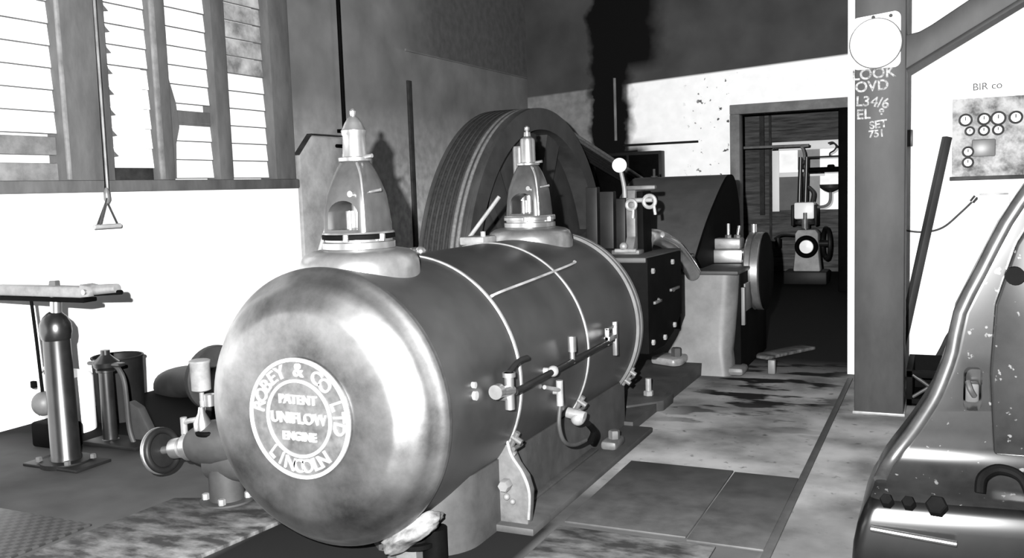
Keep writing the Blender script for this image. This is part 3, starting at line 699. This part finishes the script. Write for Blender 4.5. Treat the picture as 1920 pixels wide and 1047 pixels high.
# ------------------------------------------------------------------ handwheel valve on the left of the cylinder
vv = thing('stop_valve', (-3.5, 3.6, 0), 'stop valve with round handwheel and oil cup left of the cylinder head', 'valve')
A0 = Vector((-3.86, 3.6, .25)); A1 = Vector((-3.42, 3.6, .34)); ad = (A1 - A0).normalized()
b = B(); torus(b, A0, ad, .116, .012, 44, 12); hw = obj('handwheel', b, 'bright', vv)
b = B(); lathe(b, [(.02, -.02), (.10, .0), (.10, .012), (.02, .02)], A0 + ad * .01, ad, 32); obj('wheel_disc', b, 'dark', hw)
b = B(); lathe(b, [(.012, -.06), (.02, -.055), (.022, -.02), (.035, -.015), (.035, .01), (.02, .012)], A0, ad, 20); obj('wheel_nut', b, 'bright', hw)
b = B(); torus(b, A0 + ad * .025, ad, .108, .018, 40, 12); obj('wheel_back', b, 'dark', hw)
b = B(); lathe(b, [(.022, .02), (.022, .10), (.055, .11), (.055, .17), (.045, .175), (.045, .21), (.075, .215), (.075, .25), (.05, .26)], A0, ad, 28); obj('gland', b, 'dome', vv)
b = B(); lathe(b, [(.05, .25), (.09, .27), (.115, .34), (.12, .42), (.10, .55), (.05, .62)], A0, ad, 32)
lathe(b, [(.10, 0), (.10, .55)], (-3.50, 3.62, .23), (1, 0.1, 0), 32)
obj('valve_body', b, 'bed', vv)
b = B(); cyl(b, (-3.42, 3.62, 0), (-3.42, 3.62, .2), .09); lathe(b, [(.14, 0), (.14, .03)], (-3.42, 3.62, 0), (0, 0, 1)); obj('valve_foot', b, 'bed', vv)
for i in range(4):
    a = i * PI / 2 + .5; b = B(); hexa(b, (-3.42 + .11 * math.cos(a), 3.62 + .11 * math.sin(a), .03), (0, 0, 1), .02, .03); obj('foot_nut', b, 'pale', vv)
b = B(); lathe(b, [(.012, .50), (.012, .595), (.035, .602), (.05, .61), (.052, .75), (.055, .755), (.055, .765), (.045, .77)], (-3.53, 3.6, 0), (0, 0, 1), 28); obj('oil_cup', b, 'pale', vv)
b = B(); tube(b, [(-3.53, 3.6, .55), (-3.53, 3.6, .49), (-3.57, 3.6, .45), (-3.63, 3.6, .435), (-3.67, 3.6, .42)], .014); cyl(b, (-3.67, 3.6, .36), (-3.67, 3.6, .45), .018); obj('oil_pipe', b, 'pale', vv)
b = B(); lathe(b, [(.03, .40), (.045, .41), (.045, .45), (.02, .50), (.015, .53)], (-3.49, 3.55, 0), (0, 0, 1), 20); cyl(b, (-3.44, 3.56, .54), (-3.44, 3.56, .60), .03); obj('bleed_cock', b, 'bright', vv)
b = B(); torus(b, (-3.45, 3.56, .40), (0, 0, 1), .06, .015, 24, 8); obj('cock_ring', b, 'black', vv)

# exhaust pipe from the left wall behind the valve
ep = thing('exhaust_pipe', (-5.0, 5.3, 0), 'thick dark pipe with a round flange running from the left wall behind the oil cup', 'pipe')
b = B(); tube(b, [(-5.95, 5.70, .04), (-5.75, 5.60, .10), (-5.45, 5.48, .155), (-5.15, 5.36, .17)], .13, 20); cyl(b, (-5.05, 5.3, .20), (-3.0, 4.9, .22), .16); obj('pipe', b, 'bed', ep)
b = B(); lathe(b, [(.05, -.03), (.24, -.03), (.25, -.02), (.25, .03), (.24, .04), (.05, .04)], (-5.0, 5.26, .255), (1, -.3, 0), 40); obj('flange', b, 'bed', ep)
for i in range(6):
    a = i * PI / 3 + .4; _, u, v = basis((1, -.3, 0)); c = Vector((-5.04, 5.27, .255)) + (u * math.cos(a) + v * math.sin(a)) * .2
    b = B(); hexa(b, c, (-1, .3, 0), .022, .03); obj('flange_bolt', b, 'bed_light', ep)

# ------------------------------------------------------------------ hand pump group on the far left
hp = thing('hand_pump', (-4.92, 3.85, 0), 'tall dark cylindrical hand pump with a thick crossbar handle', 'hand pump')
b = B(); lathe(b, [(.092, .0), (.092, .05), (.086, .06), (.078, .78), (.085, .79), (.092, .83), (.09, .88), (.07, .92), (.045, .945), (.03, .955)], (-4.92, 3.85, 0), (0, 0, 1), 40); obj('barrel', b, 'pump', hp)
b = B(); cyl(b, (-4.905, 3.85, .95), (-4.895, 3.85, 1.06), .033); obj('rod', b, 'bright', hp)
b = B(); box(b, (-5.42, 3.81, 1.045), (-4.62, 3.89, 1.115), .016); prism(b, [(-4.63, 1.05), (-4.56, 1.055), (-4.54, 1.085), (-4.56, 1.12), (-4.63, 1.13)], 'Y', 3.80, 3.90, .008)
cyl(b, (-4.60, 3.85, 1.09), (-4.37, 3.85, 1.105), .033, .028); hb = obj('crossbar', b, 'pale', hp)
b = B(); box(b, (-5.42, 3.80, 1.02), (-4.60, 3.90, 1.046), .006); cyl(b, (-4.56, 3.85, 1.07), (-4.34, 3.85, 1.083), .014); obj('crossbar_strap', b, 'black', hb)
b = B(); hexa(b, (-4.90, 3.85, 1.11), (0, 0, 1), .035, .035); obj('top_nut', b, 'bright', hp)
b = B(); cyl(b, (-4.58, 3.80, 1.085), (-4.58, 3.785, 1.085), .016); obj('pivot_pin', b, 'bright', hb)
b = B(); lathe(b, [(.15, 0), (.15, .03), (.10, .035)], (-4.92, 3.85, 0), (0, 0, 1), 32); box(b, (-5.15, 3.72, 0), (-4.68, 3.98, .02), .005); obj('base', b, 'dark', hp)
for x, y in ((-4.80, 3.76), (-5.05, 3.76), (-4.78, 3.93), (-5.07, 3.93)):
    b = B(); hexa(b, (x, y, .03), (0, 0, 1), .02, .025); obj('base_nut', b, 'bed_light', hp)
b = B(); tube(b, [(-5.12, 3.85, 1.05), (-5.10, 3.85, .75), (-5.085, 3.85, .42)], .010); obj('pull_rod', b, 'black', hp)
b = B(); ball(b, (-5.085, 3.85, .37), .07, 24, (1, 1, 1.1)); obj('weight', b, 'ped', hp)
b = B(); box(b, (-5.5, 4.05, 0), (-5.18, 4.2, .17), .02); tag(obj('pump_block', b, 'black'), 'low black block in the shadow left of the tall hand pump', 'block')
sp = thing('grease_pump', (-5.06, 4.31, 0), 'slender polished pump post with a wide cross head in front of the dark bin', 'pump')
b = B(); lathe(b, [(.06, 0), (.06, .02), (.048, .03), (.044, .48), (.06, .485), (.06, .50)], (-5.06, 4.31, 0), (0, 0, 1), 28); obj('barrel', b, 'pump', sp)
b = B(); lathe(b, [(.05, .495), (.08, .52), (.085, .55), (.06, .57), (.03, .60), (.03, .63)], (-5.05, 4.31, 0), (0, 0, 1), 28); box(b, (-5.20, 4.28, .525), (-4.90, 4.34, .55), .01); obj('cross_head', b, 'pump', sp)
b = B(); tube(b, [(-4.99, 4.31, .54), (-4.93, 4.31, .50), (-4.89, 4.31, .40), (-4.88, 4.31, .12), (-4.84, 4.31, .0)], .016); obj('side_pipe', b, 'bed', sp)
b = B(); box(b, (-5.2, 4.2, 0), (-4.72, 4.42, .025), .005); obj('base', b, 'dark', sp)
b = B(); prism(b, [(-4.93, .0), (-4.72, 0), (-4.76, .10), (-4.84, .24), (-4.93, .28)], 'Y', 4.36, 4.42, .01); obj('side_web', b, 'bed', sp)
bn = thing('waste_bin', (-5.56, 4.85, 0), 'dark round metal bin standing by the white wall behind the slender pump', 'bin')
b = B(); lathe(b, [(.001, .02), (.155, .02), (.165, .0), (.178, .46), (.18, .47), (.172, .47), (.16, .04), (.001, .04)], (-5.56, 4.85, 0), (0, 0, 1), 40); obj('shell', b, 'dark', bn)
b = B(); torus(b, (-5.56, 4.85, .468), (0, 0, 1), .178, .008, 40, 8); obj('rim', b, 'dark', bn)
cn = thing('oil_can', (-5.64, 4.46, 0), 'white cylindrical can with a carrying handle behind the tall hand pump', 'can')
b = B(); lathe(b, [(.001, 0), (.178, 0), (.18, .02), (.18, .38), (.17, .40), (.10, .425), (.05, .43), (.05, .455), (.001, .455)], (-5.64, 4.46, 0), (0, 0, 1), 40); obj('body', b, 'enamel', cn)
b = B(); tube(b, [(-5.81, 4.42, .30), (-5.85, 4.40, .36), (-5.83, 4.41, .43), (-5.74, 4.43, .46), (-5.66, 4.45, .45)], .012); obj('handle', b, 'enamel', cn)
b = B(); box(b, (-5.52, 4.27, .355), (-5.45, 4.32, .385), .006); box(b, (-5.79, 4.29, .33), (-5.75, 4.32, .38), .006); obj('clasp', b, 'black', cn)

# hanging pull handle
pc = thing('pull_handle', (-5.86, 5.1, 1.42), 'stirrup pull handle hanging on a long cord in front of the window post', 'pull handle')
b = B(); tube(b, [(-5.86, 5.17, CZ), (-5.86, 5.14, 1.72), (-5.86, 5.12, 1.62)], .011, sub=0); obj('cord', b, 'pale', pc)
b = B(); tube(b, [(-5.875, 5.16, 3.9), (-5.875, 5.135, 1.75), (-5.875, 5.12, 1.63)], .006, sub=0); obj('cord_strand', b, 'black', pc)
b = B(); tube(b, [(-5.86, 5.12, 1.62), (-5.86, 5.015, 1.43)], .007, sub=0); tube(b, [(-5.86, 5.12, 1.62), (-5.86, 5.21, 1.43)], .007, sub=0); tube(b, [(-5.83, 5.10, 1.64), (-5.83, 5.02, 1.44)], .006, sub=0); obj('wire_bridle', b, 'bonnet', pc)
b = B(); cyl(b, (-5.86, 4.99, 1.425), (-5.86, 5.235, 1.425), .018); obj('grip', b, 'panel', pc)
b = B(); lathe(b, [(.01, 0), (.025, .03), (.022, .09), (.01, .12)], (-5.85, 5.12, 1.60), (0, 0, 1), 16); obj('ferrule', b, 'pale', pc)

# ------------------------------------------------------------------ right side: post, dial, board, pole, machine
b = B(); box(b, (-.555, 6.56, 0), (-.245, 6.86, CZ), .008)
post = struct('post', b, 'post'); 
b = B(); box(b, (-.565, 6.55, 0), (-.235, 6.87, .02), .004); struct('post_base', b, 'pale', post)
b = B(); prism(b, [(-.262, 2.285), (-.262, 2.51), (-.17, 2.525), (-.10, 2.56), (2.0, 3.86), (2.0, 3.58)], 'Y', 6.60, 6.84, .01); struct('brace', b, 'post')
b = B()
for s, x, z, sz, a in (('LOOK', -.44, 2.275, .095, .03), ('OVD', -.45, 2.195, .095, .03), ('L3', -.505, 2.10, .09, -.05), ('4/6', -.40, 2.085, .09, -.2), ('EL', -.50, 2.015, .09, 0), ('8', -.39, 2.02, .07, 0), ('SET', -.41, 1.945, .07, .1), ('751', -.42, 1.885, .065, .05)):
    text_bm(b, s, sz, front_at(x, 6.5595, z, a), .0008, .002)
struct('chalk_writing', b, 'chalk', post)
ck = thing('round_dial', (-.42, 6.55, 2.47), 'large round white dial on a rounded white plate high on the brown post', 'dial')
b = B(); pts = []
for cx, cz, a0 in ((-.315, 2.62, 0), (-.53, 2.60, 90), (-.53, 2.345, 180), (-.315, 2.345, 270)):
    for t in range(7):
        a = math.radians(a0 + t * 15); pts.append((cx + .04 * math.cos(a), cz + .04 * math.sin(a)))
prism(b, pts, 'Y', 6.525, 6.558, .006); obj('plate', b, 'enamel', ck)
b = B(); lathe(b, [(.155, 0), (.155, .02), (.148, .03), (.001, .03)], (-.425, 6.527, 2.465), (0, -1, 0), 56); obj('face', b, 'dial', ck)
b = B(); torus(b, (-.425, 6.522, 2.465), (0, 1, 0), .158, .005, 56, 8); obj('bezel', b, 'bed_light', ck)
for x in (-.335, -.44):
    b = B(); cyl(b, (x, 6.53, 2.632), (x, 6.52, 2.632), .012); obj('screw', b, 'dark', ck)

gb = thing('gauge_board', (.25, 7.88, 1.57), 'mottled instrument board with rows of small round gauges on the white wall', 'gauge board')
b = B(); box(b, (.035, 7.86, 1.58), (.52, 7.899, 2.17), .004); obj('board', b, 'gauge_board', gb)
b = B(); box(b, (.02, 7.84, 1.555), (.54, 7.899, 1.585), .004); obj('ledge', b, 'wood', gb)
for x, z, r in ((.125, 2.01, .04), (.25, 2.01, .038), (.345, 2.01, .045), (.46, 2.01, .04), (.155, 1.925, .028), (.25, 1.925, .033), (.345, 1.925, .033), (.145, 1.77, .034), (.145, 1.69, .034)):
    b = B(); torus(b, (x, 7.855, z), (0, 1, 0), r, .009, 28, 8); gz = obj('gauge', b, 'bonnet', gb)
    b = B(); lathe(b, [(r, 0), (r, .008), (.001, .008)], (x, 7.859, z), (0, -1, 0), 24); obj('gauge_face', b, 'dial', gz)
    b = B(); box(b, (x - .004, 7.846, z - .004), (x + .004, 7.85, z + r * .6)); obj('needle', b, 'dark', gz)
b = B(); box(b, (.17, 7.853, 1.73), (.33, 7.86, 1.86), .01); obj('dark_panel', b, 'pane_dark', gb)
b = B(); text_bm(b, 'BIR co', .075, front_at(.27, 7.8985, 2.255, .03), .0008); struct('pencil_writing', b, 'pencil')
sb = thing('switch_box', (.32, 7.88, 1.24), 'white switch box on the white wall below the gauge board', 'switch box')
b = B(); box(b, (.215, 7.83, 1.245), (.43, 7.9, 1.455), .01); obj('case', b, 'enamel', sb)
b = B(); box(b, (.225, 7.825, 1.44), (.42, 7.832, 1.452), .002); obj('lid_edge', b, 'pale', sb)
cb = thing('power_cable', (-.05, 7.86, 1.2), 'thin drooping cable with a dark plug going from the post to the switch box', 'cable')
b = B(); tube(b, [(-.45, 7.86, 1.27), (-.30, 7.86, 1.185), (-.15, 7.86, 1.165), (-.02, 7.86, 1.20), (.10, 7.86, 1.31), (.19, 7.86, 1.405)], .008); obj('cable', b, 'bonnet', cb)
b = B(); cyl(b, (.175, 7.86, 1.39), (.205, 7.86, 1.43), .02); obj('plug', b, 'bonnet', cb)
b = B(); box(b, (-.34, 7.84, 1.83), (-.24, 7.9, 1.96), .006); tag(obj('wall_bracket', b, 'bonnet'), 'small grey bracket on the white wall peeping out right of the brown post', 'bracket')
b = B()
p0 = Vector((-.36, 7.62, .02)); p1 = Vector((.0, 7.84, 1.89)); dd = (p1 - p0); q = dd.to_track_quat('Z', 'Y').to_matrix().to_4x4()
box(b, (-.03, -.025, 0), (.03, .025, dd.length), .004, Matrix.Translation(p0) @ q)
tag(obj('leaning_pole', b, 'post'), 'square dark timber pole leaning on the white wall right of the post', 'pole')
cr = thing('tool_crate', (-.15, 7.1, 0), 'black open crate with crossed slats standing on the floor behind the post', 'crate')
b = B(); box(b, (-.24, 6.9, .005), (.06, 6.93, .05), .004); box(b, (-.24, 6.9, .20), (.06, 6.93, .25), .004); box(b, (-.24, 6.9, .0), (-.20, 7.5, .26), .004); box(b, (.02, 6.9, .0), (.06, 7.5, .26), .004); box(b, (-.24, 7.47, 0), (.06, 7.5, .26), .004); box(b, (-.24, 6.9, .0), (.06, 7.5, .015)); obj('frame', b, 'black', cr)
b = B(); tube(b, [(-.2, 6.91, .22), (.02, 6.91, .06)], .012, sub=0); tube(b, [(-.2, 6.915, .06), (.02, 6.915, .22)], .012, sub=0); obj('slats', b, 'bonnet', cr)
b = B(); tube(b, [(-.13, 7.6, .015), (-.11, 7.6, .1), (-.02, 7.55, .30), (.03, 7.5, .42), (.12, 7.4, .55), (.3, 7.2, .6)], .016); tag(obj('floor_hose', b, 'bonnet'), 'thin dark hose rising from the floor by the wall to the right-hand machine', 'hose')

# big machine at the right edge
mc = thing('machine_frame', (.4, 4.3, 0), 'glossy black cast-iron machine frame sweeping up at the right edge', 'machine')
sil = [(.0, -.335, 3.84), (.05, -.335, 3.835), (.12, -.33, 3.835), (.20, -.315, 3.84), (.27, -.29, 3.85), (.305, -.27, 3.88), (.325, -.262, 3.94), (.345, -.253, 4.00), (.375, -.238, 4.05), (.42, -.21, 4.085), (.48, -.17, 4.098), (.55, -.125, 4.10), (.63, -.08, 4.102), (.70, -.045, 4.104), (.80, -.01, 4.11), (.88, .012, 4.115), (1.04, .04, 4.12), (1.21, .115, 4.13), (1.40, .20, 4.14), (1.55, .29, 4.15), (1.75, .42, 4.16)]
b = B(); rings = []
for z, xl, yf in sil:
    ring = []; rr = .05; x1, y1 = 1.5, 4.5
    for cx, cy, a0 in ((xl + rr, yf + rr, 180), (x1 - rr, yf + rr, 270), (x1 - rr, y1 - rr, 0), (xl + rr, y1 - rr, 90)):
        for t in range(6):
            a = math.radians(a0 + t * 18); x_ = cx + rr * math.cos(a); ring.append((x_, cy + rr * math.sin(a) + .10 * (x_ - xl), z))
    rings.append(ring)
loft(b, rings); bmesh.ops.recalc_face_normals(b, faces=b.faces)
fr = obj('casting', b, 'machine', mc, sharp=50)
cbm = B(); pts = []
for cx, cz, a0 in ((.118, .79, 0), (.093, .79, 90), (.093, .67, 180), (.118, .67, 270)):
    for t in range(6):
        a = math.radians(a0 + t * 18); pts.append((cx + .022 * math.cos(a), cz + .03 * math.sin(a)))
prism(cbm, pts, 'Y', 3.9, 4.35); cu = obj('cut', cbm, 'black')
md = fr.modifiers.new('slot', 'BOOLEAN'); md.object = cu; md.operation = 'DIFFERENCE'; md.solver = 'EXACT'
dg = bpy.context.evaluated_depsgraph_get(); dg.update()
me = bpy.data.meshes.new_from_object(fr.evaluated_get(dg)); fr.modifiers.clear(); fr.data = me; me.set_sharp_from_angle(angle=math.radians(50))
me.materials.append(MT['foot_gloss'])
for p in me.polygons:
    if p.center.z < .31: p.material_index = 1
bpy.data.objects.remove(cu)
b = B(); box(b, (.08, 4.28, .62), (.135, 4.34, .72), .01); tube(b, [(.09, 4.27, .73), (.10, 4.25, .70), (.115, 4.27, .67)], .012); obj('slot_lever', b, 'bed', mc)
b = B(); tube(b, [(xl + .016, yf + .02, z) for z, xl, yf in sil[7:]], .028, 12, sub=2, flat=.8); obj('edge_rim', b, 'machine_rim', mc, label='paler rim')  # rim in a paler tone than the casting
b = B(); prism(b, [(.185, .47), (.165, .8), (.18, 1.08), (.25, 1.32), (.47, 1.72), (1.4, 1.72), (1.4, .47)], 'Y', 4.095, 4.3, .012); obj('side_cover', b, 'machine', mc)
b = B(); tube(b, [(.13, 3.93, .36), (.14, 3.95, .42), (.20, 3.97, .45), (.28, 3.95, .42), (.32, 3.88, .30)], .02); obj('foot_web', b, 'black', mc)
for x in (-.20, -.12, -.02):
    b = B(); hexa(b, (x, 3.87, .30), (-.1, -.75, .65), .026 if x < -.1 else .04, .04); obj('foot_bolt', b, 'black', mc)
b = B(); tube(b, [(-.26, 3.83, .20), (-.1, 3.825, .19), (.05, 3.825, .18)], .012); obj('foot_highlight', b, 'machine_rim', mc)  # paler strip painting in the lower highlight on the foot
b = B(); cyl(b, (.245, 4.10, 1.20), (.245, 4.05, 1.20), .035); obj('bore_plug', b, 'black', mc)

# ------------------------------------------------------------------ small steam pump in the far room
sp2 = thing('steam_pump', (-1.95, 14.8, 0), 'small upright steam pump with white painted blocks in the far room beyond the doorway', 'steam pump')
b = B(); box(b, (-2.27, 14.6, 0), (-1.63, 15.1, .20), .02); obj('plinth', b, 'dark', sp2)
b = B(); prism(b, [(-2.13, .20), (-1.73, .20), (-1.76, .50), (-1.76, .78), (-1.80, .84), (-2.06, .84), (-2.10, .78), (-2.10, .50)], 'Y', 14.65, 15.0, .02); obj('body', b, 'panel', sp2)
b = B(); torus(b, (-1.93, 14.64, .58), (0, 1, 0), .14, .035, 32, 10); obj('cover_ring', b, 'black', sp2)
b = B(); lathe(b, [(.11, 0), (.10, .04), (.001, .05)], (-1.93, 14.65, .58), (0, -1, 0), 28); obj('cover', b, 'enamel', sp2)
b = B(); lathe(b, [(.16, .92), (.17, .95), (.13, .99)], (-1.96, 14.8, 0), (0, 0, 1), 24); cyl(b, (-1.96, 14.8, .84), (-1.96, 14.8, 1.0), .06); obj('stuffing_gland', b, 'bonnet', sp2)
b = B(); box(b, (-2.12, 14.68, 1.0), (-1.82, 14.95, 1.26), .03); obj('steam_cylinder', b, 'enamel', sp2)
b = B(); cyl(b, (-1.95, 14.66, 1.0), (-1.95, 14.66, 1.10), .03); cyl(b, (-1.95, 14.64, .86), (-1.95, 14.64, 1.0), .05); obj('crosshead', b, 'pale', sp2)
for x in (-2.16, -1.82):
    b = B(); box(b, (x, 14.66, .9), (x + .04, 14.9, 1.22), .01); obj('side_rod', b, 'dark', sp2)
for x in (-2.05, -1.96): 
    b = B(); cyl(b, (x, 14.78, 1.26), (x + .02, 14.78, 1.95), .035, .03); obj('steam_pipe', b, 'bonnet', sp2)
b = B(); tube(b, [(-1.86, 14.75, 1.26), (-1.84, 14.75, 1.40), (-1.92, 14.75, 1.50)], .03); obj('bypass_pipe', b, 'bonnet', sp2)
b = B(); torus(b, (-1.66, 14.82, .62), (1, .35, 0), .24, .03, 36, 8); obj('flywheel', b, 'dark', sp2)
b = B(); cyl(b, (-1.76, 14.82, .62), (-1.62, 14.82, .62), .05); obj('flywheel_hub', b, 'dark', sp2)
b = B(); tube(b, [(-2.1, 14.7, .75), (-2.3, 14.7, .76), (-2.42, 14.7, .70)], .015); cyl(b, (-2.36, 14.68, .58), (-2.36, 14.68, .72), .04); obj('side_valve', b, 'dark', sp2)
b = B(); tube(b, [(-1.85, 14.74, 1.18), (-1.68, 14.74, 1.19), (-1.60, 14.74, 1.26), (-1.59, 14.74, 1.42)], .022); obj('funnel_pipe', b, 'pale', sp2)
b = B(); lathe(b, [(.03, 0), (.10, .03), (.15, .07), (.16, .12), (.15, .12), (.09, .06), (.02, .03)], (-1.59, 14.74, 1.40), (0, 0, 1), 28); fn = obj('funnel', b, 'bonnet', sp2)
b = B(); ball(b, (-1.59, 14.70, 1.46), .05, 16, (1.2, 1, .6)); obj('funnel_lip', b, 'bright', fn)
b = B(); cyl(b, (-1.98, 14.8, 1.745), (-1.35, 14.8, 1.745), .04); box(b, (-1.64, 14.74, 1.74), (-1.54, 14.86, 1.82), .02); obj('cross_pipe', b, 'black', sp2)
b = B(); tube(b, [(-2.0, 14.78, 1.85), (-1.95, 14.78, 1.93), (-1.8, 14.78, 1.94), (-1.35, 14.78, 1.94)], .014); obj('upper_pipe', b, 'bonnet', sp2)
b = B(); tube(b, [(-1.60, 14.78, 1.94), (-1.60, 14.78, 1.99), (-1.54, 14.78, 2.03), (-1.51, 14.78, 2.09), (-1.56, 14.78, 2.15), (-1.63, 14.78, 2.14)], .013); obj('hook', b, 'bonnet', sp2)
b = B(); tube(b, [(-4.9, 14.9, 2.15), (-2.15, 14.85, 2.13), (-2.03, 14.82, 2.11), (-1.98, 14.80, 2.02), (-1.97, 14.78, 1.9)], .022); obj('supply_pipe', b, 'pale', sp2)
b = B(); cyl(b, (-2.42, 12.2, .0), (-2.42, 12.2, .30), .05); lathe(b, [(.05, .3), (.07, .34), (.05, .42)], (-2.42, 12.2, 0), (0, 0, 1)); tag(obj('floor_stand', b, 'dark'), 'short dark stand on the floor in front of the doorway', 'stand')
for i, (x, y, r) in enumerate(((-1.35, 8.7, .35),)):
    b = B(); box(b, (-.36, -.09, .0), (.36, .09, .03), .008, Matrix.Translation((x, y, .001)) @ Matrix.Rotation(math.radians(62), 4, 'Z')); tag(obj('loose_board', b, 'slab'), 'loose board lying on the dark floor beyond the pedestal', 'board')
b = B(); box(b, (-1.33, 7.72, .0), (-1.27, 7.78, .12), .01); tag(obj('floor_peg', b, 'ped'), 'short pale peg standing on the oil-stained floor', 'peg')
# daylight through the far room's window panes
k = NT(MT['glass_grey']); k.b.inputs['Emission Color'].default_value = g(1); k.b.inputs['Emission Strength'].default_value = 0.45
